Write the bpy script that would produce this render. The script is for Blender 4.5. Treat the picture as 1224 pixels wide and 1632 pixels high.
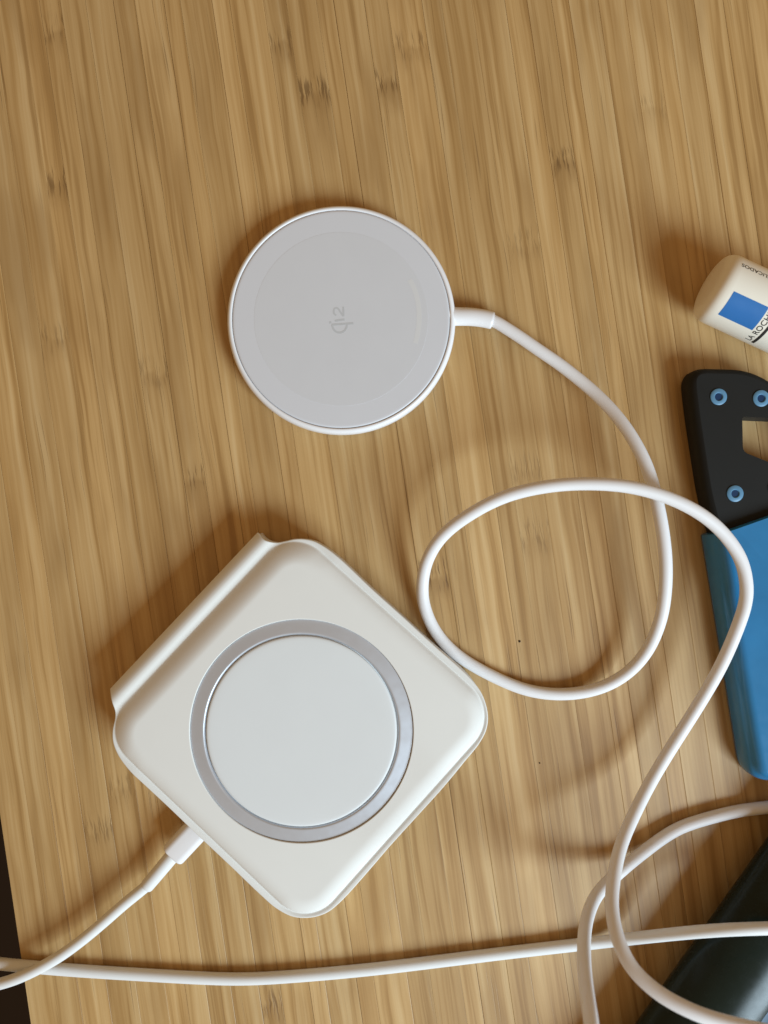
import bpy, math, random
import numpy as np
from mathutils import Vector

for o in list(bpy.data.objects):
    bpy.data.objects.remove(o, do_unlink=True)
scene = bpy.context.scene
C = scene.collection
S = 0.001                     # everything below is in millimetres

# ------------------------------------------------------------------ camera
D = 190.0                     # lens height above the table, mm
F = 1216.0                    # focal length in photograph pixels
cam = bpy.data.cameras.new("camera")
cam.sensor_fit = 'VERTICAL'
cam.sensor_height = 36.0
cam.lens = 36.0 * F / 1632.0
cam.clip_start = 0.01
cam.clip_end = 20.0
cam.dof.use_dof = True
cam.dof.focus_distance = 0.184
cam.dof.aperture_fstop = cam.lens / 3.0
camo = bpy.data.objects.new("camera", cam)
camo.location = (0, 0, D * S)
C.objects.link(camo)
scene.camera = camo

# ------------------------------------------------------------------ light
world = bpy.data.worlds.new("World")
scene.world = world
world.use_nodes = True
bg = world.node_tree.nodes["Background"]
bg.inputs[0].default_value = (1.0, 0.62, 0.29, 1)
bg.inputs[1].default_value = 0.36

def lamp(name, azim, elev, dist, sx, sy, power, color):
    l = bpy.data.lights.new(name, 'AREA')
    l.shape = 'RECTANGLE'
    l.size, l.size_y = sx, sy
    l.energy = power
    l.color = color
    o = bpy.data.objects.new(name, l)
    d = Vector((math.cos(elev) * math.cos(azim), math.cos(elev) * math.sin(azim), math.sin(elev)))
    o.location = d * dist
    o.rotation_euler = (-d).to_track_quat('-Z', 'Y').to_euler()
    C.objects.link(o)
    return o
# daylight through a window, low, from the lower right
lamp("window_light", math.radians(-44), math.radians(33), 0.92, 0.36, 0.42, 12.0, (0.685, 0.87, 1.0))

scene.view_settings.view_transform = 'Standard'
scene.view_settings.look = 'None'
scene.view_settings.exposure = 0.0
scene.view_settings.gamma = 1.0

# ------------------------------------------------------------------ helpers
def W(px, py, z=0.0):
    """photograph pixel at height z -> millimetres on the table"""
    return ((px - 612.0) / F * (D - z), (816.0 - py) / F * (D - z), z)

def mesh_obj(name, verts, faces, mat, parent=None, smooth=True, auto=None):
    me = bpy.data.meshes.new(name)
    me.from_pydata([(v[0] * S, v[1] * S, v[2] * S) for v in verts], [], faces)
    me.update()
    if smooth:
        me.polygons.foreach_set("use_smooth", [True] * len(me.polygons))
    if auto is not None:
        try:
            me.set_sharp_from_angle(angle=math.radians(auto))
        except Exception:
            pass
    if mat:
        me.materials.append(mat)
    o = bpy.data.objects.new(name, me)
    C.objects.link(o)
    if parent:
        o.parent = parent
        o.matrix_parent_inverse = parent.matrix_basis.inverted()
    return o

def thing(name, label, cat, loc=(0, 0, 0), group=None):
    o = bpy.data.objects.new(name, None)
    o.empty_display_size = 0.01
    o.location = (loc[0] * S, loc[1] * S, loc[2] * S)
    o["label"] = label
    o["category"] = cat
    if group:
        o["group"] = group
    C.objects.link(o)
    bpy.context.view_layer.update()
    return o

def tag(o, label, cat, group=None):
    o["label"] = label
    o["category"] = cat
    if group:
        o["group"] = group
    return o

def catmull(P, n, closed=False):
    P = [np.array(p, float) for p in P]
    m = len(P)
    out = []
    segs = m if closed else m - 1
    for i in range(segs):
        if closed:
            a, b, c, d = P[(i - 1) % m], P[i], P[(i + 1) % m], P[(i + 2) % m]
        else:
            b, c = P[i], P[i + 1]
            a = P[i - 1] if i > 0 else 2 * b - c
            d = P[i + 2] if i + 2 < m else 2 * c - b
        # centripetal
        def tj(ti, p, q):
            return ti + max(np.linalg.norm(q - p), 1e-6) ** 0.5
        t0 = 0; t1 = tj(t0, a, b); t2 = tj(t1, b, c); t3 = tj(t2, c, d)
        for k in range(n):
            t = t1 + (t2 - t1) * k / n
            A1 = (t1 - t) / (t1 - t0) * a + (t - t0) / (t1 - t0) * b
            A2 = (t2 - t) / (t2 - t1) * b + (t - t1) / (t2 - t1) * c
            A3 = (t3 - t) / (t3 - t2) * c + (t - t2) / (t3 - t2) * d
            B1 = (t2 - t) / (t2 - t0) * A1 + (t - t0) / (t2 - t0) * A2
            B2 = (t3 - t) / (t3 - t1) * A2 + (t - t1) / (t3 - t1) * A3
            out.append((t2 - t) / (t2 - t1) * B1 + (t - t1) / (t2 - t1) * B2)
    if not closed:
        out.append(P[-1])
    return out

def smooth_path(pts, it=3):
    P = np.array(pts)
    for _ in range(it):
        Q = P.copy()
        Q[1:-1] = 0.25 * P[:-2] + 0.5 * P[1:-1] + 0.25 * P[2:]
        P = Q
    return P

def sweep(path, radius, seg=20, flat=1.0, caps=True):
    """tube along path; radius is a number or a function of 0..1"""
    P = np.array(path)
    n = len(P)
    T = np.gradient(P, axis=0)
    T /= np.linalg.norm(T, axis=1)[:, None]
    up = np.array([0, 0, 1.0])
    verts, faces = [], []
    for i in range(n):
        t = T[i]
        s = np.cross(t, up); s /= np.linalg.norm(s)
        u = np.cross(s, t)
        r = radius(i / (n - 1)) if callable(radius) else radius
        for k in range(seg):
            a = 2 * math.pi * k / seg
            verts.append(P[i] + s * (math.cos(a) * r) + u * (math.sin(a) * r * flat))
    for i in range(n - 1):
        for k in range(seg):
            k2 = (k + 1) % seg
            faces.append((i * seg + k, i * seg + k2, (i + 1) * seg + k2, (i + 1) * seg + k))
    if caps:
        faces.append(tuple(range(seg)))
        faces.append(tuple((n - 1) * seg + k for k in reversed(range(seg))))
    return verts, faces

def lathe(profile, center, seg=128):
    """profile of (r, z); r = 0 closes with a pole"""
    verts, faces, rings = [], [], []
    for r, z in profile:
        if r <= 1e-6:
            rings.append([len(verts)])
            verts.append((center[0], center[1], center[2] + z))
        else:
            rings.append(list(range(len(verts), len(verts) + seg)))
            for k in range(seg):
                a = 2 * math.pi * k / seg
                verts.append((center[0] + r * math.cos(a), center[1] + r * math.sin(a), center[2] + z))
    for A, B in zip(rings[:-1], rings[1:]):
        for k in range(seg):
            k2 = (k + 1) % seg
            if len(A) == 1:
                faces.append((A[0], B[k2], B[k]))
            elif len(B) == 1:
                faces.append((A[k], A[k2], B[0]))
            else:
                faces.append((A[k], A[k2], B[k2], B[k]))
    return verts, faces

def ribbon(pts, w, z, thick=0.02):
    P = np.array(pts)
    T = np.gradient(P, axis=0)
    T /= np.linalg.norm(T, axis=1)[:, None]
    verts, faces = [], []
    for p, t in zip(P, T):
        s = np.array([-t[1], t[0]])
        for q, zz in ((p + s * w / 2, z), (p - s * w / 2, z), (p - s * w / 2, z + thick), (p + s * w / 2, z + thick)):
            verts.append((q[0], q[1], zz))
    n = len(P)
    for i in range(n - 1):
        for k in range(4):
            faces.append((4 * i + k, 4 * i + (k + 1) % 4, 4 * i + 4 + (k + 1) % 4, 4 * i + 4 + k))
    faces.append((0, 1, 2, 3)); faces.append((4 * n - 1, 4 * n - 2, 4 * n - 3, 4 * n - 4))
    return verts, faces

def join(*parts):
    V, Fc = [], []
    for v, f in parts:
        b = len(V)
        V += list(v)
        Fc += [tuple(i + b for i in q) for q in f]
    return V, Fc

# ------------------------------------------------------------------ materials
class NT:
    def __init__(s, name):
        s.m = bpy.data.materials.new(name)
        s.m.use_nodes = True
        s.t = s.m.node_tree
        s.b = s.t.nodes["Principled BSDF"]
    def new(s, typ, **kw):
        n = s.t.nodes.new(typ)
        for k, v in kw.items():
            setattr(n, k, v)
        return n
    def put(s, sock, v):
        if isinstance(v, bpy.types.NodeSocket):
            s.t.links.new(v, sock)
        elif v is not None:
            sock.default_value = v
    def math(s, op, a, b=None, c=None, clamp=False):
        n = s.new("ShaderNodeMath", operation=op, use_clamp=clamp)
        s.put(n.inputs[0], a)
        if b is not None: s.put(n.inputs[1], b)
        if c is not None: s.put(n.inputs[2], c)
        return n.outputs[0]
    def sstep(s, x, lo, hi):
        n = s.new("ShaderNodeMapRange", interpolation_type='SMOOTHSTEP')
        s.put(n.inputs[0], x); s.put(n.inputs[1], lo); s.put(n.inputs[2], hi)
        n.inputs[3].default_value = 0; n.inputs[4].default_value = 1
        return n.outputs[0]
    def mix(s, f, a, b, mode='MIX'):
        n = s.new("ShaderNodeMix", data_type='RGBA', blend_type=mode)
        s.put(n.inputs[0], f); s.put(n.inputs[6], a); s.put(n.inputs[7], b)
        return n.outputs[2]
    def noise(s, vec, scale=1.0, detail=3.0, rough=0.5, dist=0.0):
        n = s.new("ShaderNodeTexNoise")
        s.put(n.inputs["Vector"], vec)
        n.inputs["Scale"].default_value = scale
        n.inputs["Detail"].default_value = detail
        n.inputs["Roughness"].default_value = rough
        n.inputs["Distortion"].default_value = dist
        return n.outputs[0]
    def vec(s, x, y, z=0.0):
        n = s.new("ShaderNodeCombineXYZ")
        s.put(n.inputs[0], x); s.put(n.inputs[1], y); s.put(n.inputs[2], z)
        return n.outputs[0]
    def attr(s, name):
        n = s.new("ShaderNodeAttribute", attribute_type='OBJECT', attribute_name=name)
        return n.outputs["Fac"]
    def objxyz(s):
        tc = s.new("ShaderNodeTexCoord")
        sp = s.new("ShaderNodeSeparateXYZ")
        s.t.links.new(tc.outputs["Object"], sp.inputs[0])
        return [s.math('MULTIPLY', sp.outputs[i], 1000.0) for i in range(3)]
    def bump(s, h, strength, dist):
        n = s.new("ShaderNodeBump")
        n.inputs["Strength"].default_value = strength
        n.inputs["Distance"].default_value = dist * S
        s.put(n.inputs["Height"], h)
        s.t.links.new(n.outputs[0], s.b.inputs["Normal"])

def plastic(name, col, rough=0.4, spec=0.4, grain=6.0, gbump=0.0, var=0.03, metal=0.0, sss=0.0, coat=0.0):
    t = NT(name)
    x, y, z = t.objxyz()
    v = t.vec(x, y, z)
    n = t.noise(v, 0.12, 3.0)
    dark = tuple(c * (1 - var * 2) for c in col) + (1,)
    t.put(t.b.inputs["Base Color"], t.mix(n, dark, tuple(min(1, c * (1 + var)) for c in col) + (1,)))
    r = t.noise(v, 0.5, 3.0)
    t.put(t.b.inputs["Roughness"], t.math('MULTIPLY_ADD', r, 0.14, rough - 0.07))
    t.b.inputs["Specular IOR Level"].default_value = spec
    t.b.inputs["Metallic"].default_value = metal
    t.b.inputs["Coat Weight"].default_value = coat
    t.b.inputs["Coat Roughness"].default_value = 0.08
    if sss:
        t.b.inputs["Subsurface Weight"].default_value = sss
        t.b.inputs["Subsurface Radius"].default_value = (0.0012, 0.0010, 0.0008)
        t.b.inputs["Subsurface Scale"].default_value = 1.0
    if gbump:
        t.bump(t.noise(v, grain, 2.0), gbump, 0.05)
    return t.m

def bamboo(name):
    t = NT(name)
    x, y, z = t.objxyz()
    seed = t.attr("seed")
    tone = t.attr("tone")
    sx = t.math('MULTIPLY', seed, 137.0)
    sy = t.math('MULTIPLY', seed, 71.0)
    u0 = t.math('ADD', x, sx)
    v0 = t.math('ADD', y, sy)
    # nodes of the cane
    wob = t.math('MULTIPLY', t.math('SUBTRACT', t.noise(t.vec(u0, t.math('MULTIPLY', v0, 0.3)), 0.45, 2.0), 0.5), 7.0)
    def nodemask(nm):
        dv = t.math('SUBTRACT', y, t.attr(nm))
        dv = t.math('ADD', dv, wob)
        core = t.math('SUBTRACT', 1.0, t.sstep(t.math('ABSOLUTE', dv), 0.8, 5.2))
        below = t.math('MULTIPLY', t.sstep(dv, -9.0, -1.5), t.math('SUBTRACT', 1.0, t.sstep(dv, -1.5, 0.5)))
        return core, below
    a, ab = nodemask("node_a")
    b, bb = nodemask("node_b")
    node = t.math('MAXIMUM', a, b)
    below = t.math('MAXIMUM', ab, bb)
    # fibres wander a little, more round a node
    wand = t.math('MULTIPLY', t.math('SUBTRACT', t.noise(t.vec(t.math('MULTIPLY', u0, 0.15), t.math('MULTIPLY', v0, 0.03)), 1.0, 2.0), 0.5), 1.8)
    wand2 = t.math('MULTIPLY', t.math('MULTIPLY', t.math('SUBTRACT', t.noise(t.vec(t.math('MULTIPLY', u0, 0.5), t.math('MULTIPLY', v0, 0.4)), 1.0, 2.0), 0.5), node), 0.7)
    u = t.math('ADD', t.math('ADD', u0, wand), wand2)
    def str_noise(kx, ky, detail, rough=0.55, off=0.0):
        return t.noise(t.vec(t.math('MULTIPLY', u, kx), t.math('MULTIPLY', v0, ky), off), 1.0, detail, rough)
    broad = str_noise(0.30, 0.007, 2.0, 0.5, 3.1)
    fib = str_noise(0.62, 0.011, 3.0, 0.55, 7.7)
    fine = str_noise(2.6, 0.030, 3.0, 0.55, 1.7)
    blot = t.noise(t.vec(t.math('MULTIPLY', u, 0.10), t.math('MULTIPLY', v0, 0.022), 9.0), 1.0, 3.0)
    dash = str_noise(2.6, 0.032, 1.0, 0.5, 5.0)
    dash = t.math('MULTIPLY', t.sstep(dash, 0.625, 0.72), t.sstep(t.noise(t.vec(t.math('MULTIPLY', u, 0.25), t.math('MULTIPLY', v0, 0.02), 2.0), 1.0, 1.0), 0.46, 0.66))
    ndash = t.math('MULTIPLY', t.sstep(t.noise(t.vec(t.math('MULTIPLY', u, 1.9), t.math('MULTIPLY', v0, 0.13), 4.0), 1.0, 1.0), 0.50, 0.64), t.math('MULTIPLY', node, t.attr("node_s")))
    pale = (0.610, 0.425, 0.205, 1)
    light = (0.540, 0.348, 0.147, 1)
    mid = (0.412, 0.236, 0.080, 1)
    ochre = (0.300, 0.165, 0.055, 1)
    dark = (0.125, 0.060, 0.018, 1)
    base = t.math('ADD', t.math('MULTIPLY', fib, 0.6), t.math('MULTIPLY', broad, 0.4))
    col = t.mix(t.sstep(base, 0.34, 0.60), mid, light)
    col = t.mix(t.math('MULTIPLY', t.sstep(base, 0.53, 0.68), 0.85), col, pale)
    col = t.mix(t.math('MULTIPLY', t.sstep(t.math('SUBTRACT', 1.0, fib), 0.54, 0.70), 0.60), col, ochre)
    col = t.mix(t.math('MULTIPLY', t.sstep(blot, 0.46, 0.70), 0.45), col, ochre)
    col = t.mix(t.math('MULTIPLY', t.sstep(fine, 0.54, 0.75), 0.30), col, ochre)
    col = t.mix(t.math('MULTIPLY', dash, 0.5), col, dark)
    col = t.mix(t.math('MULTIPLY', below, t.math('MULTIPLY', t.attr("node_s"), 0.45)), col, ochre)
    col = t.mix(t.math('MULTIPLY', ndash, 0.62), col, dark)
    mul = t.new("ShaderNodeVectorMath", operation='SCALE')
    t.put(mul.inputs[0], col); t.put(mul.inputs["Scale"], tone)
    t.put(t.b.inputs["Base Color"], mul.outputs[0])
    t.put(t.b.inputs["Roughness"], t.math('MULTIPLY_ADD', fib, 0.18, 0.40))
    t.b.inputs["Specular IOR Level"].default_value = 0.60
    h = t.math('SUBTRACT', t.math('ADD', t.math('MULTIPLY', fib, 0.35), t.math('MULTIPLY', fine, 0.18)), t.math('ADD', t.math('MULTIPLY', dash, 0.9), t.math('MULTIPLY', ndash, 0.9)))
    t.bump(h, 0.5, 0.06)
    return t.m

M = {}
M['bamboo'] = bamboo("bamboo")
M['under'] = plastic("table_core", (0.10, 0.055, 0.022), 0.7, 0.2)
M['floor'] = plastic("dark_floor", (0.020, 0.011, 0.006), 0.6, 0.2)
M['white'] = plastic("white_plastic", (0.80, 0.80, 0.82), 0.33, 0.45, var=0.01)
M['pad'] = plastic("pad_grey_white", (0.622, 0.634, 0.672), 0.42, 0.4, var=0.01)
M['pad_in'] = plastic("pad_grey_white_centre", (0.605, 0.615, 0.645), 0.42, 0.4, var=0.015)
M['arc'] = plastic("pad_pale_arc", (0.635, 0.64, 0.65), 0.42, 0.4, var=0.01)
M['logo'] = plastic("logo_grey", (0.50, 0.51, 0.525), 0.5, 0.3, var=0.02)
M['cable'] = plastic("white_cable", (0.77, 0.76, 0.77), 0.5, 0.3, grain=9, gbump=0.06, var=0.02)
M['cable2'] = plastic("white_cable_thin", (0.76, 0.775, 0.78), 0.42, 0.35, grain=9, gbump=0.05, var=0.02)
M['silicone'] = plastic("soft_white_rubber", (0.735, 0.735, 0.71), 0.62, 0.25, grain=14, gbump=0.05, var=0.012)
M['metal'] = plastic("aluminium", (0.56, 0.59, 0.645), 0.38, 0.5, metal=0.45, var=0.02)
M['disc'] = plastic("soft_white_disc", (0.70, 0.73, 0.745), 0.5, 0.35, grain=14, gbump=0.04, var=0.012)
M['gap'] = plastic("dark_gap", (0.12, 0.125, 0.13), 0.6, 0.2)
M['bottle'] = plastic("cream_bottle", (0.84, 0.80, 0.70), 0.32, 0.45, var=0.015)
M['blue_print'] = plastic("blue_print", (0.030, 0.165, 0.46), 0.35, 0.4, var=0.05)
M['ink'] = plastic("black_ink", (0.03, 0.028, 0.026), 0.45, 0.3)
M['black'] = plastic("black_rubber", (0.011, 0.011, 0.010), 0.6, 0.22, grain=8, gbump=0.08, var=0.1)
M['blue'] = plastic("blue_tool_plastic", (0.026, 0.185, 0.39), 0.19, 0.5, var=0.10)
M['ring_blue'] = plastic("pale_blue_eyelet", (0.105, 0.25, 0.40), 0.4, 0.4, var=0.06)
M['hole'] = plastic("dark_blue_bore", (0.006, 0.03, 0.09), 0.5, 0.3)
M['tube'] = plastic("black_gloss", (0.011, 0.018, 0.014), 0.26, 0.18, var=0.1)
M['tube_blue_strip'] = plastic("slate_blue", (0.05, 0.095, 0.15), 0.4, 0.4, var=0.05)
M['speck'] = plastic("dark_speck", (0.04, 0.022, 0.01), 0.7, 0.2)

# ------------------------------------------------------------------ floor and table
fl = mesh_obj("floor", [(-2500, -2500, -730), (2500, -2500, -730), (2500, 2500, -730), (-2500, 2500, -730)], [(0, 1, 2, 3)], M['floor'])
fl["kind"] = "structure"

GA = math.radians(8.4)        # the grain runs this far off the picture's vertical
U0, U1, V0, V1 = -105.6, 150.0, -172.0, 172.0
ca, sa = math.cos(GA), math.sin(GA)
def to_uv(X, Y):
    return X * ca + Y * sa, -X * sa + Y * ca
rnd = random.Random(11)
bx = [(U0 + 0.4, V0), (U1, V0), (U1, V1), (U0 + 0.4, V1)]
tv = [(u, v, z) for z in (-22.0, -2.6) for u, v in bx]
table = mesh_obj("table_top", tv, [(3, 2, 1, 0), (4, 5, 6, 7), (0, 1, 5, 4), (1, 2, 6, 5), (2, 3, 7, 6), (3, 0, 4, 7)], M['under'], smooth=False)
table.rotation_euler = (0, 0, GA)
table["kind"] = "structure"
table["label"] = "pale bamboo table top of narrow glued strips"
bpy.context.view_layer.update()

node_px = [(80, 45, .8), (75, 292, 1.), (455, 66, .8), (510, 142, 1.1), (618, 130, 1.25), (650, 70, .8), (895, 255, 1.1), (1026, 172, .5),
           (845, 385, .5), (302, 762, 1.), (240, 592, .7), (78, 535, .6), (165, 1318, .7), (190, 1255, .9), (712, 915, 1.25), (828, 745, .6), (858, 852, .5), (430, 1600, .35)]
node_uv = [to_uv(*W(x, y)[:2]) + (k,) for x, y, k in node_px]
u = U0
strips = []
while u < U1:
    w = rnd.choice((rnd.uniform(3.6, 5.5), rnd.uniform(5.0, 8.6), rnd.uniform(5.5, 7.5)))
    strips.append((u, min(w, U1 - u)))
    u += w
for (u, w) in strips:
    if w < 1: continue
    hw = w / 2 - rnd.choice((0.005, 0.01, 0.02, 0.04))
    bw, bd = 0.09, rnd.choice((0.01, 0.04, 0.09))
    top = -rnd.uniform(0.0, 0.035)
    prof = [(-hw, -2.5), (-hw, top - bd), (-hw + bw, top), (hw - bw, top), (hw, top - bd), (hw, -2.5)]
    vs, fs = [], []
    NV = 10
    for j in range(NV):
        v = V0 + (V1 - V0) * j / (NV - 1)
        for (a, z) in prof:
            vs.append((a, v, z))
    n = len(prof)
    for j in range(NV - 1):
        for k in range(n):
            fs.append((j * n + k, j * n + (k + 1) % n, (j + 1) * n + (k + 1) % n, (j + 1) * n + k))
    fs.append(tuple(range(n - 1, -1, -1))); fs.append(tuple((NV - 1) * n + k for k in range(n)))
    # faces are wound outwards when walked this way round
    o = mesh_obj("bamboo_strip", vs, [tuple(reversed(f)) for f in fs], M['bamboo'], smooth=False)
    o.parent = table
    o.location = ((u + w / 2) * S, 0, 0)
    o["seed"] = rnd.uniform(0.0, 9.0)
    o["tone"] = rnd.uniform(0.91, 1.07)
    
    here = [(nv, k) for (nu, nv, k) in node_uv if u <= nu < u + w]
    mine = [h[0] for h in here]
    spare = [rnd.uniform(-400, 400) * 1.0 for _ in range(2)]
    mine = (mine + [s if abs(s) > 180 else 500.0 for s in spare])[:2]
    o["node_s"] = here[0][1] if here else 1.0
    o["node_a"], o["node_b"] = float(mine[0]), float(mine[1])
for (x, y, r) in ((828, 1022, 0.32), (860, 1216, 0.20)):
    X, Y, _ = W(x, y)
    v, f = lathe([(r, 0.0), (r * 0.8, 0.12), (0, 0.18)], (0, 0, 0), 9)
    v = [(p[0] * (1 + 0.25 * math.sin(3 * i)), p[1] * (1 + 0.2 * math.cos(2 * i)), p[2]) for i, p in enumerate(v)]
    o = mesh_obj("speck", v, f, M['speck'])
    o.parent = table
    uu, vv = to_uv(X, Y)
    o.location = (uu * S, vv * S, -0.02 * S)

# ------------------------------------------------------------------ round charger
cx, cy, _ = W(544, 510.5, 3.5)
ch = thing("wireless_charger", "round white charging puck with grey pad and faint logo, cable looping to the right", "charger", (cx, cy, 0))
v, f = lathe([(0, 0), (26.6, 0.0), (27.3, 0.25), (27.75, 0.9), (27.9, 1.8), (27.9, 3.1), (27.78, 3.9), (27.5, 4.45), (27.15, 4.7),
              (26.85, 4.74), (26.66, 4.68), (26.56, 4.55), (26.52, 4.2)], (cx, cy, 0), 192)
mesh_obj("housing", v, f, M['white'], ch)
v, f = lathe([(26.6, 4.1), (26.44, 4.22), (26.42, 4.5), (26.3, 4.62), (26.05, 4.665), (25.9, 4.68), (25.5, 4.68), (21.3, 4.68), (0, 4.68)], (cx, cy, 0), 192)
pad = mesh_obj("charging_pad", v, f, M['pad'], ch)
v, f = lathe([(21.15, 4.66), (21.12, 4.698), (21.0, 4.70), (20.6, 4.70), (10, 4.70), (0, 4.70)], (cx, cy, 0), 160)
mesh_obj("pad_centre", v, f, M['pad_in'], ch, auto=30)
zt = 4.70
kz = (D - zt) / F
def PZ(x, y): return ((x - 612) * kz, (816 - y) * kz)
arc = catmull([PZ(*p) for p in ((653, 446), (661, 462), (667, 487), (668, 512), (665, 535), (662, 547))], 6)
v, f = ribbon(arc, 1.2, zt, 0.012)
mesh_obj("pad_pale_arc", v, f, M['arc'], ch, smooth=False)  # thin arc, slightly paler than the pad centre
Z6 = lambda a, b: PZ(490 + a / 11.13, 460 + b / 11.13)
lw = 0.50
th = [math.pi * k / 16 for k in range(17)]
bowl = [Z6(570 - 130 * math.cos(t), 640 + 142 * math.sin(t)) for t in th]
q1 = ribbon(bowl, lw, zt, 0.02)
q2 = ribbon([Z6(430, 642), Z6(620, 630), Z6(815, 616)], lw, zt, 0.022)
i1 = ribbon([Z6(485, 574), Z6(570, 560), Z6(660, 548)], lw, zt, 0.02)
i2 = ribbon([Z6(385, 606), Z6(405, 602), Z6(425, 598)], lw, zt, 0.02)
two = ribbon(catmull([Z6(*p) for p in ((510, 478), (476, 445), (468, 400), (482, 356), (515, 342), (550, 362), (590, 425), (636, 488))], 4), lw * .9, zt, 0.02)
tb = ribbon([Z6(640, 495), Z6(640, 410), Z6(638, 322)], lw * .9, zt, 0.022)
v, f = join(q1, q2, i1, i2, two, tb)
mesh_obj("logo", v, f, M['logo'], ch, smooth=False)
# boot
bp = smooth_path(catmull([W(712, 504, 2.5), W(726, 504.5, 2.5), W(750, 505, 2.6), W(770, 507.5, 2.65), W(785.5, 511, 2.7)], 8), 2)
def boot_r(t):
    r = 2.28 - 0.16 * t
    return r - (0.16 if t > 0.985 else 0)
v, f = sweep(bp, boot_r, 28, 0.92)
mesh_obj("cable_boot", v, f, M['white'], ch, auto=50)
A = [(780, 508.5, 2.7), (792, 514, 2.75), (806, 522.5, 2.8), (827, 536, 2.9), (858, 557.5, 3.1), (891, 580, 3.3), (920, 602.5, 3.8), (946, 624.5, 4.8),
     (976, 655, 6.8), (1000, 686, 8.8), (1021, 722, 10.5), (1036, 758, 11.5), (1052, 822, 12.3), (1061, 890, 12), (1060, 945, 10.5), (1052, 990, 8.7), (1031, 1038, 6.4),
     (998, 1074, 4.2), (955, 1097, 2.6), (900, 1106.5, 1.7), (842, 1100.5, 1.55), (783, 1076.5, 1.55), (730, 1045, 1.7), (697, 1011, 2.2), (678, 972, 3.2),
     (673, 938, 4.4), (680, 895, 7.0), (704, 855, 10.0), (750, 819, 13.0), (808, 790, 15.2), (880, 774, 16.6), (950, 771, 17.4), (1010, 777, 17.8),
     (1065, 793, 17.6), (1115, 818, 16.8), (1152, 849, 15.6), (1180, 890, 14.4), (1189.5, 930, 13.6), (1188, 960, 13.0), (1177, 996, 12.4), (1152, 1055, 10.6), (1120, 1112, 8.6),
     (1088, 1163, 7.2), (1062, 1204, 6.8), (1036, 1248, 7.6), (1011, 1297, 10), (990, 1346, 13.6), (979, 1395, 17.6), (975, 1444, 22), (984, 1494, 26.5),
     (1006, 1541, 30), (1046, 1580, 33), (1090, 1606, 35), (1138, 1625, 36), (1224, 1645, 36.5), (1330, 1660, 36)]
pa = smooth_path(catmull([W(*p) for p in A], 8), 6)
v, f = sweep(pa, 1.5, 22)
mesh_obj("cable", v, f, M['cable'], ch)

# ------------------------------------------------------------------ folding charger
zf, H = 10.4, 1.7
kf = (D - zf) / F
outer_px = [(409, 850), (415, 857), (423, 862.5), (439, 866), (454, 863.8), (468, 860.6), (481.5, 860), (498, 863), (514, 871), (537, 888),
            (590, 938), (640, 983), (690, 1029), (729, 1063), (755, 1089), (769, 1111), (776.5, 1140), (774, 1163), (762, 1186), (740, 1213), (707, 1253), (660, 1305),
            (620, 1349), (583, 1392), (546, 1433), (524, 1452), (505, 1460), (484, 1462.5), (464, 1459.5), (439, 1446), (416, 1426), (370, 1382),
            (307, 1322.5), (270, 1287), (233.5, 1253), (205, 1226), (188, 1204), (179.5, 1184), (178.5, 1166), (182.5, 1144), (182, 1130), (177.5, 1115), (172.5, 1101)]
# the long hinge side stays straight between the two tips
ring_c = [np.array(p) for p in catmull(outer_px, 6)]
tips = (np.array((172.5, 1101.0)), np.array((409.0, 850.0)))
ring_c += [tips[0] + (tips[1] - tips[0]) * (k / 50) for k in range(1, 50)]
OUT = np.array(ring_c)
CPX = np.array((480.5, 1165.5))
lines = []     # (point, inward normal, inset)
for p, q, ins in (((590, 938), (729, 1063), 9.5), ((583, 1392), (707, 1253), 9.5), ((233.5, 1253), (400, 1411), 9.5), ((172.5, 1101), (409, 850), 33.0)):
    p, q = np.array(p, float), np.array(q, float)
    d = (q - p) / np.linalg.norm(q - p)
    nn = np.array((-d[1], d[0]))
    if np.dot(CPX - p, nn) < 0: nn = -nn
    lines.append((p, nn, ins))
rt = np.array([-20, 0, 4, 10, 16, 20, 25, 30, 35, 75, 120, 500])
rz = np.array([-1.7, -1.55, -1.05, -0.45, -0.12, -0.08, -0.28, -0.62, -0.85, -0.45, 0.0, 0.0])
def ridge(t):
    # smoothed lookup
    return sum(np.interp(t + o, rt, rz) for o in (-3, -1.5, 0, 1.5, 3)) / 5 if t > 4 else np.interp(t, rt, rz)
def topz(P):
    R0 = 62.0
    acc = 0.0
    for p, nn, ins in lines:
        d = float(np.dot(P - p, nn)) - ins
        acc += max(0.0, R0 - d) ** 2
    pd = R0 - math.sqrt(acc)
    th = float(np.dot(P - lines[3][0], lines[3][1]))
    hf = max(0.0, min(1.0, (120 - th) / 70)); hf = hf * hf * (3 - 2 * hf)
    wd = 30.0 + 10.0 * hf
    s = max(0.0, min(1.0, pd / wd))
    e = 1 - (1 - s) ** (2.3 - 0.45 * hf)
    low = zf + ridge(th) - 0.38 * (1 - hf) * math.exp(-((pd - 0.5) / 3.6) ** 2)
    return low + (zf + H - low) * e
def KF(P, z=None):
    return ((P[0] - 612) * kf, (816 - P[1]) * kf)
kp = (D - (zf + H)) / F
center = ((CPX[0] - 612) * kp, (816 - CPX[1]) * kp)
fc = thing("folding_charger", "square off-white folding charger lying diagonally, silver ring round its pad", "charger", (center[0], center[1], 0))
NT_ = len(OUT)
verts, faces = [], []
Rh = 178.3 * kp / kf            # hole radius, measured at the flange's scale
ts = [0, 0.004, 0.012] + [0.03 + 0.97 * (k / 96) ** 0.85 for k in range(97)]
CF = np.array((612 + center[0] / kf, 816 - center[1] / kf))
levels = []
zring = zf + H
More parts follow.
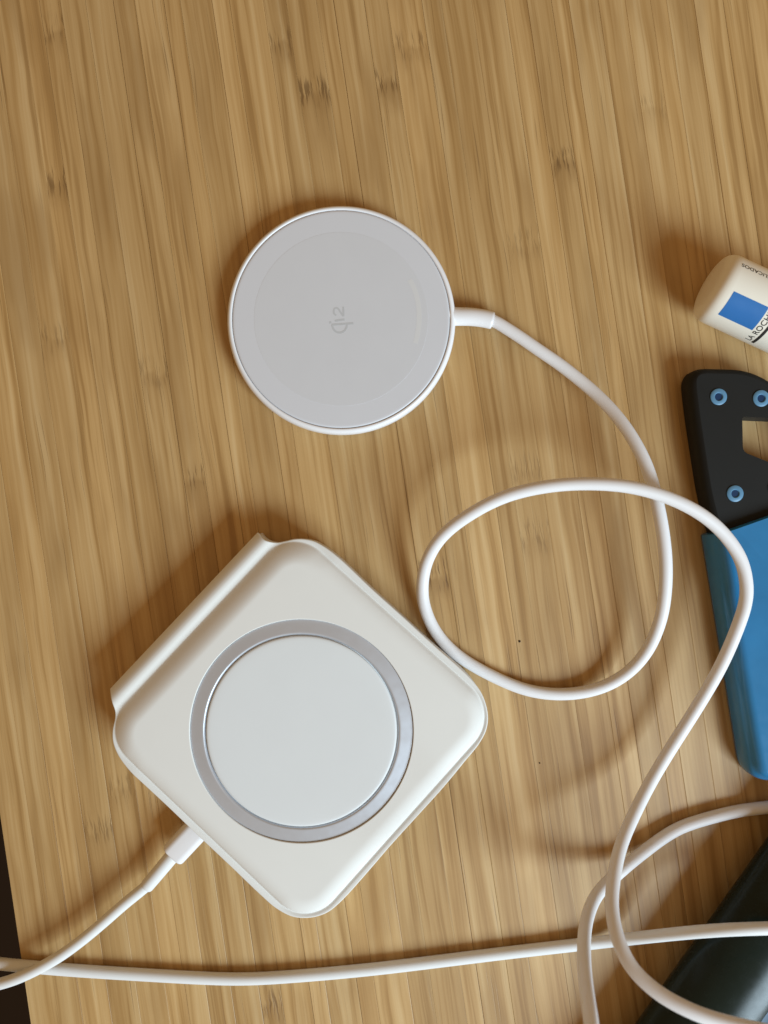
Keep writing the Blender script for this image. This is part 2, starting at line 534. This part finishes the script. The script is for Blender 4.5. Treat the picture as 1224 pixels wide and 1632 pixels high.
# inner wall of the hole, then the top
for extra in (-0.75, -0.10):
    lv = []
    for P in OUT:
        d = (P - CF) / np.linalg.norm(P - CF)
        Q = CF + d * Rh
        x, y = KF(Q)
        lv.append(len(verts)); verts.append((x, y, zring + extra))
    levels.append(lv)
for ti, t in enumerate(ts):
    lv = []
    for P in OUT:
        d = (P - CF) / np.linalg.norm(P - CF)
        Q0 = CF + d * (Rh + 0.6)
        Q = Q0 + (P - Q0) * t
        x, y = KF(Q)
        lv.append(len(verts)); verts.append((x, y, topz(Q) - (0.02 if ti == 0 else 0)))
    levels.append(lv)
# outward direction of the outline
tan = np.roll(OUT, -1, 0) - np.roll(OUT, 1, 0)
nor = np.stack([tan[:, 1], -tan[:, 0]], 1)
nor /= np.linalg.norm(nor, axis=1)[:, None]
for i in range(NT_):
    if np.dot(nor[i], OUT[i] - CF) < 0: nor[i] = -nor[i]
for _ in range(3):
    nor = (np.roll(nor, 1, 0) + nor * 2 + np.roll(nor, -1, 0)); nor /= np.linalg.norm(nor, axis=1)[:, None]
edge_z = [topz(P) for P in OUT]
for off, dz, zabs in ((0.12, -0.08, None), (0.20, -0.30, None), (0.16, -0.9, None), (-0.15, None, 6.6), (-0.45, None, 6.05), (-1.6, None, 5.9)):
    lv = []
    for i, P in enumerate(OUT):
        x, y = KF(P)
        x += nor[i][0] * off; y -= nor[i][1] * off
        lv.append(len(verts)); verts.append((x, y, edge_z[i] + dz if zabs is None else zabs))
    levels.append(lv)
for a, b in zip(levels[:-1], levels[1:]):
    for i in range(NT_):
        j = (i + 1) % NT_
        faces.append((a[i], b[i], b[j], a[j]))
faces.append(tuple(levels[-1]))
mesh_obj("upper_half", verts, faces, M['silicone'], fc, auto=75)
verts, faces, levels = [], [], []
for off, z in ((-3.2, 0.0), (-1.0, 0.15), (-0.35, 0.6), (-0.1, 1.6), (-0.1, 4.4), (-0.25, 5.2), (-0.7, 5.65), (-2.2, 5.75)):
    lv = []
    for i, P in enumerate(OUT):
        x, y = KF(P)
        x += nor[i][0] * off; y -= nor[i][1] * off
        lv.append(len(verts)); verts.append((x, y, z))
    levels.append(lv)
for a, b in zip(levels[:-1], levels[1:]):
    for i in range(NT_):
        j = (i + 1) % NT_
        faces.append((a[i], a[j], b[j], b[i]))
faces.append(tuple(reversed(levels[0]))); faces.append(tuple(levels[-1]))
mesh_obj("lower_half", verts, faces, M['silicone'], fc, auto=75)
# soft spine joining the halves along the hinge side
vv, ff = [], []
prof = [(-0.6, 7.9), (0.16, 7.6), (0.34, 6.9), (0.38, 5.8), (0.36, 4.2), (0.2, 2.6), (-0.6, 2.0)]
hn = lines[3][1]
for k in range(25):
    P = tips[0] + (tips[1] - tips[0]) * (0.03 + 0.94 * k / 24)
    x, y = KF(P)
    for o_, z in prof:
        vv.append((x - hn[0] * o_, y + hn[1] * o_, z))
n = len(prof)
for k in range(24):
    for m_ in range(n - 1):
        ff.append((k * n + m_, k * n + m_ + 1, (k + 1) * n + m_ + 1, (k + 1) * n + m_))
mesh_obj("hinge_spine", vv, ff, M['silicone'], fc)
ro, ri = 178.0 * kp, 153.6 * kp
zr = zring - 0.22
v, f = lathe([(ro + 0.02, zr - 0.6), (ro - 0.05, zr - 0.20), (ro - 0.14, zr - 0.15), (ro - 0.3, zr - 0.13), (ro - 0.7, zr - 0.09), (ri + 0.9, zr + 0.25), (ri + 0.60, zr + 0.28),
              (ri + 0.42, zr + 0.28), (ri + 0.30, zr + 0.20), (ri + 0.04, zr - 0.10), (ri + 0.02, zr - 0.4)], (center[0], center[1], 0), 200)
mesh_obj("metal_ring", v, f, M['metal'], fc, auto=40)
v, f = lathe([(ri + 0.25, zr - 0.42), (ri - 0.28, zr - 0.40), (ri - 0.22, zr + 0.05), (ri - 0.28, zr + 0.16), (ri - 0.45, zr + 0.26), (ri - 0.8, zr + 0.31), (ri - 1.4, zr + 0.33), (ri - 3, zr + 0.335), (0, zr + 0.34)], (center[0], center[1], 0), 200)
mesh_obj("charging_pad", v, f, M['disc'], fc, auto=75)

# ------------------------------------------------------------------ the cable plugged into it
def rounded_box(L, Wd, Ht, r, nseg=8):
    """box along +x from 0 to L, rounded cross-section"""
    ring = []
    for (sx_, sy_, a0) in ((1, 1, 0), (-1, 1, 90), (-1, -1, 180), (1, -1, 270)):
        for k in range(nseg + 1):
            a = math.radians(a0 + 90 * k / nseg)
            ring.append((sx_ * (Wd / 2 - r) + math.cos(a) * r, sy_ * (Ht / 2 - r) + math.sin(a) * r))
    return ring
plug_a = np.array(W(316, 1319, 4.6)); plug_b = np.array(W(276.2, 1361.5, 4.4))
pc = thing("charging_cable", "thin white cable plugged into the square charger with a blocky plug", "cable", (plug_b[0], plug_b[1], 0))
d = plug_b - plug_a; L = np.linalg.norm(d); d /= L
side = np.cross(d, (0, 0, 1.0)); side /= np.linalg.norm(side)
upv = np.cross(side, d)
vv, ff = [], []
lv = [(0, 1.0), (0.2, 1.0), (0.93 * L, 1.0), (0.97 * L, 0.985), (0.993 * L, 0.95), (L, 0.88)]
for s_, sc in lv:
    for (a, b) in rounded_box(L, 6.25, 4.4, 1.75):
        vv.append(plug_a + d * s_ + side * a * sc + upv * b * sc)
n = len(vv) // len(lv)
for k in range(len(lv) - 1):
    for i in range(n):
        j = (i + 1) % n
        ff.append((k * n + i, k * n + j, (k + 1) * n + j, (k + 1) * n + i))
ff.append(tuple(range(n))); ff.append(tuple(reversed([(len(lv) - 1) * n + i for i in range(n)])))
mesh_obj("plug", vv, ff, M['white'], pc, auto=60)
bp = smooth_path(catmull([W(282, 1355, 4.4), W(262, 1379, 4.4), W(247, 1397, 4.4), W(233, 1413.5, 4.4)], 8), 2)
v, f = sweep(bp, lambda t: 1.78 - 0.12 * t - (0.12 if t > .98 else 0), 24)
mesh_obj("strain_relief", v, f, M['cable2'], pc, auto=50)
Dp = [(243, 1402, 4.4), (231, 1414, 4.4), (199, 1440, 4.4), (162.5, 1472, 4.3), (126, 1502, 4.3), (89, 1528, 4.55), (40, 1554, 4.5), (0, 1568, 4.0), (-60, 1578, 2.5), (-140, 1585, -2)]
v, f = sweep(smooth_path(catmull([W(*p) for p in Dp], 8), 5), 1.36, 20)
mesh_obj("cord", v, f, M['cable2'], pc)

# ------------------------------------------------------------------ loose cables
Cp = [(-150, 1520, -1), (-70, 1527, 0.9), (0, 1536, 1.4), (105, 1545.5, 1.45), (229, 1553.5, 1.45), (340, 1559.5, 1.45), (400, 1560, 1.45), (487, 1554.5, 1.45), (590, 1545, 1.45), (683, 1534, 1.45), (800, 1519.5, 1.5),
      (900, 1508, 1.8), (966, 1500.5, 2.6), (1006, 1496, 4.2), (1060, 1490, 8.5), (1112, 1485, 12.6), (1165, 1481.5, 15.4), (1224, 1479.5, 16.7), (1290, 1478, 16.8), (1360, 1478, 15.5)]
v, f = sweep(smooth_path(catmull([W(*p) for p in Cp], 8), 6), 1.42, 20)
o = mesh_obj("cable", v, f, M['cable2'])
tag(o, "white cable running straight across the bottom, from the table edge to the black tube", "cable")
Bp = [(1300, 1277, 2.2), (1224, 1286.5, 2.0), (1180, 1292, 1.8), (1133, 1303, 1.7), (1077, 1322, 1.7), (1020.5, 1362, 2.4), (988, 1389, 4), (961, 1414, 6.8), (945, 1437, 10), (933.5, 1473, 15.5), (930.5, 1515, 22), (933, 1563, 30), (942, 1628, 40), (950, 1690, 46)]
v, f = sweep(smooth_path(catmull([W(*p) for p in Bp], 8), 6), 1.5, 20)
o = mesh_obj("cable", v, f, M['cable'])
tag(o, "white cable curving from the right edge under the looped cable, down out of view", "cable")

# ------------------------------------------------------------------ bottle
R = 8.3
a0 = np.array(W(1129.5, 453, R)); a1 = np.array(W(1229.5, 499.5, R))
ax = (a1 - a0); ax[2] = 0; ax /= np.linalg.norm(ax)
perp = np.array((-ax[1], ax[0], 0.0))         # towards the top of the picture
base = a0.copy(); base[2] = R
bt = thing("bottle", "small cream-white bottle on its side with a blue square and black lettering", "bottle", (base[0], base[1], 0))
def CYL(s, ang, r):
    """axial s, angle from straight up towards the top of the picture"""
    return base + ax * s + perp * (math.sin(ang) * r) + np.array((0, 0, 1.0)) * (math.cos(ang) * r)
profb = [(0, 0.5), (0.0, 3.0), (0.05, 5.2), (0.22, 6.2), (0.55, 7.0), (1.05, 7.6), (1.7, 8.02), (2.5, 8.23), (3.4, 8.3), (20, 8.3), (60, 8.3), (72, 8.2), (76, 7.6), (78, 6.0), (79, 4.4), (80, 4.2), (80.1, 4.0)]
vv, ff = [], []
seg = 72
for s_, r in profb:
    for k in range(seg):
        vv.append(CYL(s_, 2 * math.pi * k / seg, r))
for k in range(len(profb) - 1):
    for i in range(seg):
        j = (i + 1) % seg
        ff.append((k * seg + i, k * seg + j, (k + 1) * seg + j, (k + 1) * seg + i))
ff.append(tuple(reversed(range(seg)))); ff.append(tuple((len(profb) - 1) * seg + k for k in range(seg)))
mesh_obj("bottle_body", vv, ff, M['bottle'], bt)
vv, ff = [], []
for s_, r in ((79.2, 4.5), (79.2, 6.6), (80, 7.2), (94, 7.0), (95.5, 6.3), (96, 4)):
    for k in range(seg):
        vv.append(CYL(s_, 2 * math.pi * k / seg, r))
for k in range(5):
    for i in range(seg):
        j = (i + 1) % seg
        ff.append((k * seg + i, k * seg + j, (k + 1) * seg + j, (k + 1) * seg + i))
ff.append(tuple((5) * seg + k for k in range(seg)))
mesh_obj("cap", vv, ff, M['white'], bt, auto=40)
def on_cyl(px, py, r=R):
    """where the line of sight through a pixel meets the bottle: axial s and angle"""
    o_ = np.array((0, 0, D)); dd = np.array(((px - 612) / F, (816 - py) / F, -1.0))
    oc = o_ - base
    oc2 = oc - ax * np.dot(oc, ax); d2 = dd - ax * np.dot(dd, ax)
    a_, b_, c_ = np.dot(d2, d2), 2 * np.dot(oc2, d2), np.dot(oc2, oc2) - r * r
    disc = b_ * b_ - 4 * a_ * c_
    t = (-b_ - math.sqrt(max(disc, 0))) / (2 * a_)
    P = oc + dd * t
    s_ = np.dot(P, ax); q = P - ax * s_
    return s_, math.atan2(np.dot(q, perp), q[2])
q = [on_cyl(*p) for p in ((1170.5, 465.6), (1142.6, 500.6), (1201, 527), (1224, 488))]
bs0 = (q[0][0] + q[1][0]) / 2; bs1 = (q[2][0] + q[3][0]) / 2
bang0 = (q[1][1] + q[2][1]) / 2; bang1 = (q[0][1] + q[3][1]) / 2
def patch(s0, s1, g0, g1, r0, n=16, m_=2):
    vv, ff = [], []
    for r_ in (r0 - 0.05, r0):
        for i in range(n + 1):
            for j in range(m_ + 1):
                vv.append(CYL(s0 + (s1 - s0) * j / m_, g0 + (g1 - g0) * i / n, r_))
    q = (n + 1) * (m_ + 1)
    for i in range(n):
        for j in range(m_):
            a = i * (m_ + 1) + j
            ff.append((q + a, q + a + 1, q + a + m_ + 2, q + a + m_ + 1))
    return vv, ff
v, f = patch(bs0, bs1, bang0, bang1, R + 0.025)
mesh_obj("blue_square", v, f, M['blue_print'], bt)
def lettering(text, size, s0, g0, along, name="lettering"):
    """along='axis-': written upside down, last letter nearest the base; along='ring': written round the bottle"""
    cu = bpy.data.curves.new("lettering", 'FONT')
    cu.body = text; cu.size = size; cu.space_character = 1.05
    cu.offset = size * 0.012
    to = bpy.data.objects.new("lettering", cu)
    C.objects.link(to)
    dg = bpy.context.evaluated_depsgraph_get()
    me = bpy.data.meshes.new_from_object(to.evaluated_get(dg))
    co = [v.co.copy() for v in me.vertices]
    fs = [tuple(p.vertices) for p in me.polygons]
    bpy.data.objects.remove(to, do_unlink=True); bpy.data.meshes.remove(me)
    mx = max(c.x for c in co)
    vv = []
    for c in co:
        if along == 'axis-':
            vv.append(CYL(s0 + (mx - c.x), g0 - c.y / R, R + 0.03))
        else:
            vv.append(CYL(s0 - c.y, g0 + c.x / R, R + 0.03))
    return mesh_obj(name, vv, fs, M['ink'], bt, smooth=False)
lettering("DELICADOS", 1.5, 3.15, 0.56, 'axis-')
lettering("LA ROCHE-POSAY", 1.9, 14.35, -1.50, 'ring')
v, f = patch(14.85, 15.55, -1.55, 0.0, R + 0.025)
mesh_obj("printed_bar", v, f, M['ink'], bt)

# ------------------------------------------------------------------ black and blue hand tool
def tool_px(x, y, z): return W(x, y, z)
tl = thing("hand_tool", "flat hand tool with black holed head and glossy blue body under the cable", "tool", W(1230, 900, 0))
def fillet_poly(pts, rads, n=7):
    P = [np.array(p, float) for p in pts]; m = len(P); out = []
    for i in range(m):
        a, b, c = P[i - 1], P[i], P[(i + 1) % m]
        r = rads[i]
        u_ = (a - b); v_ = (c - b); lu, lv_ = np.linalg.norm(u_), np.linalg.norm(v_); u_ /= lu; v_ /= lv_
        r = min(r, lu * .45, lv_ * .45)
        p0, p1 = b + u_ * r, b + v_ * r
        for k in range(n + 1):
            t = k / n
            out.append((1 - t) ** 2 * p0 + 2 * t * (1 - t) * b + t * t * p1)
    return out
def inset(P, d):
    P = np.array(P); t = np.roll(P, -1, 0) - np.roll(P, 1, 0)
    nn = np.stack([t[:, 1], -t[:, 0]], 1); nn /= (np.linalg.norm(nn, axis=1)[:, None] + 1e-9)
    area = np.sum(P[:, 0] * np.roll(P[:, 1], -1) - P[:, 1] * np.roll(P[:, 0], -1))
    if area < 0: nn = -nn
    return P - nn * d
def slab(P, levels):
    """P is a world outline (mm); levels are (inset, z) from bottom to top"""
    vv, ff, L_ = [], [], []
    for d_, z in levels:
        Q = inset(P, d_)
        L_.append(list(range(len(vv), len(vv) + len(Q))))
        vv += [(q[0], q[1], z) for q in Q]
    n = len(P)
    area = sum(P[i][0] * P[(i + 1) % n][1] - P[i][1] * P[(i + 1) % n][0] for i in range(n))
    for a, b in zip(L_[:-1], L_[1:]):
        for i in range(n):
            j = (i + 1) % n
            ff.append((a[i], a[j], b[j], b[i]) if area > 0 else (a[i], b[i], b[j], a[j]))
    return vv, ff, L_, area > 0
def cap_with_hole(vv, ff, outer, inner_pts, zt, zb, flip):
    """flat cap between an outer loop and a hole loop, both convex-ish, joined by angle"""
    import bmesh
    bm = bmesh.new()
    ov = [bm.verts.new(vv[i]) for i in outer]
    iv = [bm.verts.new((p[0], p[1], zt)) for p in inner_pts]
    es = [bm.edges.new((ov[i], ov[(i + 1) % len(ov)])) for i in range(len(ov))]
    es += [bm.edges.new((iv[i], iv[(i + 1) % len(iv)])) for i in range(len(iv))]
    bmesh.ops.triangle_fill(bm, use_beauty=True, edges=es, normal=(0, 0, 1))
    bm.verts.index_update()
    b = len(vv)
    vs = [tuple(v.co) for v in bm.verts]
    fs = [tuple(b + v.index for v in (f_.verts if f_.normal.z >= 0 else reversed(f_.verts))) for f_ in bm.faces]
    bm.free()
    vv += vs; ff += fs
    k = b + len(outer)
    n = len(inner_pts)
    b2 = len(vv)
    vv += [(p[0], p[1], zb) for p in inner_pts]
    for i in range(n):
        j = (i + 1) % n
        ff.append((k + i, k + j, b2 + j, b2 + i))
# outline of the head as seen at its upper edge
zh = 7.0
head_px = [(1089, 588), (1190, 590.5), (1268, 640), (1330, 700), (1330, 800), (1352, 870), (1140, 870), (1118, 796), (1097, 660)]
head = fillet_poly([W(x, y, 4.0)[:2] for x, y in head_px], [5.0, 5, 5, 4, 4, 1, 1, 8, 8])
vv, ff, L_, pos = slab(head, [(1.2, 0.0), (0.3, 0.5), (0.0, 1.6), (0.0, 4.6), (0.25, 5.9), (0.8, 6.7), (1.5, zh)])
hole = fillet_poly([W(x, y, zh)[:2] for x, y in ((1183, 664), (1278, 668), (1290, 762), (1184, 720))], [0.7, 2, 2, 1.4])
cap_with_hole(vv, ff, L_[-1], hole, zh, 0.02, pos)
mesh_obj("head", vv, ff, M['black'], tl, auto=35)
def eyelet(x, y, ro_, ri_):
    c = W(x, y, zh)
    v, f = lathe([(ro_, zh - 0.05), (ro_, zh + 0.18), (ro_ - 0.12, zh + 0.28), (ri_ + 0.15, zh + 0.28), (ri_, zh + 0.15), (ri_ - 0.03, zh + 0.03)], (c[0], c[1], 0), 40)
    e = mesh_obj("eyelet", v, f, M['ring_blue'], tl, auto=40)
    v, f = lathe([(ri_ + 0.05, zh + 0.03), (0, zh + 0.02)], (c[0], c[1], 0), 32)
    h = mesh_obj("bore", v, f, M['hole'], None)
    h.parent = e; h.matrix_parent_inverse = e.matrix_basis.inverted()
    return e
for (x, y) in ((1145, 632.5), (1212.8, 635), (1171.3, 786.7), (1237, 778)):
    eyelet(x, y, 1.98, 0.92)
zb = 9.0
body_px = [(1126, 853), (1345, 776), (1362, 850), (1420, 1243), (1189, 1243)]
bcor = [np.array(W(x, y, 4.5)[:2]) for x, y in body_px]
bcen = sum(bcor) / len(bcor)
def offset_corners(pts, dist):
    """move every edge of a polygon inwards by its own distance"""
    m_ = len(pts); L2 = []
    for k in range(m_):
        p, q = pts[k], pts[(k + 1) % m_]
        d_ = (q - p) / np.linalg.norm(q - p); nn = np.array((-d_[1], d_[0]))
        if np.dot(bcen - p, nn) < 0: nn = -nn
        L2.append((p + nn * dist[k], d_))
    out = []
    for k in range(m_):
        (p, d_), (q, e_) = L2[k - 1], L2[k]
        t_ = np.linalg.solve(np.array((d_, -e_)).T, q - p)[0]
        out.append(p + d_ * t_)
    return out
vv, ff, L_ = [], [], []
for d_, z in [(1.0, 0.1), (0.15, 0.6), (0.0, 2.0), (0.1, 4.4), (0.4, 5.9), (0.9, 6.7), (1.2, 7.0), (1.5, 7.8), (2.0, 8.5), (2.6, 8.9), (3.2, zb), (3.6, zb + 0.005), (5.0, zb + 0.005)]:
    dj = 0.0 if z < 8.0 else 0.22 * (z - 8.0)      # the end that butts against the head stays upright
    Q = fillet_poly(offset_corners(bcor, [dj, d_, d_, d_, d_]), [0.5, 1.0, 6.0, max(2.0, 5 - d_), max(1.6, 5 - d_)], 8)
    L_.append(list(range(len(vv), len(vv) + len(Q))))
    vv += [(q[0], q[1], z) for q in Q]
nb = len(L_[0])
pos = sum(vv[L_[0][k]][0] * vv[L_[0][(k + 1) % nb]][1] - vv[L_[0][k]][1] * vv[L_[0][(k + 1) % nb]][0] for k in range(nb)) > 0
for a, b in zip(L_[:-1], L_[1:]):
    for k in range(nb):
        j2 = (k + 1) % nb
        ff.append((a[k], a[j2], b[j2], b[k]) if pos else (a[k], b[k], b[j2], a[j2]))
cxy = np.mean([vv[i][:2] for i in L_[-1]], axis=0)
ci = len(vv); vv.append((cxy[0], cxy[1], zb + 0.005))
for k in range(len(L_[-1])):
    a, b = L_[-1][k], L_[-1][(k + 1) % len(L_[-1])]
    ff.append((a, b, ci) if pos else (b, a, ci))
mesh_obj("tool_body", vv, ff, M['blue'], tl, auto=60)

# ------------------------------------------------------------------ black tube in the corner
Rt, Rz = 12.2, 7.6
t0 = np.array(W(1346, 1312, Rz)); t1 = np.array(W(993, 1810, Rz))
tx = t1 - t0; Lt = np.linalg.norm(tx); tx /= Lt
tp = np.array((-tx[1], tx[0], 0.0))
tu = thing("black_tube", "glossy black tube lying in the lower right corner under the white cable", "tube", (t0[0], t0[1], 0))
def TUB(s_, g, r): return t0 + tx * s_ + tp * (math.sin(g) * r) + np.array((0, 0, 1.0)) * (math.cos(g) * r * Rz / Rt)
vv, ff = [], []
pr = [(a, r * Rt / 11.0) for a, r in ((0, 3), (0.0, 8.8), (0.4, 10.3), (1.4, 10.9), (2.4, 11.0), (30, 11), (Lt - 2, 11), (Lt - 0.6, 10.6), (Lt, 9.4), (Lt, 3))]
for s_, r in pr:
    for k in range(64): vv.append(TUB(s_, 2 * math.pi * k / 64, r))
for k in range(len(pr) - 1):
    for i in range(64):
        j = (i + 1) % 64
        ff.append((k * 64 + i, k * 64 + j, (k + 1) * 64 + j, (k + 1) * 64 + i))
ff.append(tuple(reversed(range(64)))); ff.append(tuple((len(pr) - 1) * 64 + k for k in range(64)))
mesh_obj("tube_body", vv, ff, M['tube'], tu, auto=50)
vv, ff = [], []
for k in range(13):
    for s_ in (20.0, 60.0, 118.0):
        vv.append(TUB(s_, 0.50 + 1.5 * k / 12, Rt + 0.05))
for k in range(12):
    for j in range(2):
        a = k * 3 + j
        ff.append((a, a + 3, a + 4, a + 1))
mesh_obj("tube_blue_strip", vv, ff, M['tube_blue_strip'], tu)  # slate-blue strip along the far side of the tube
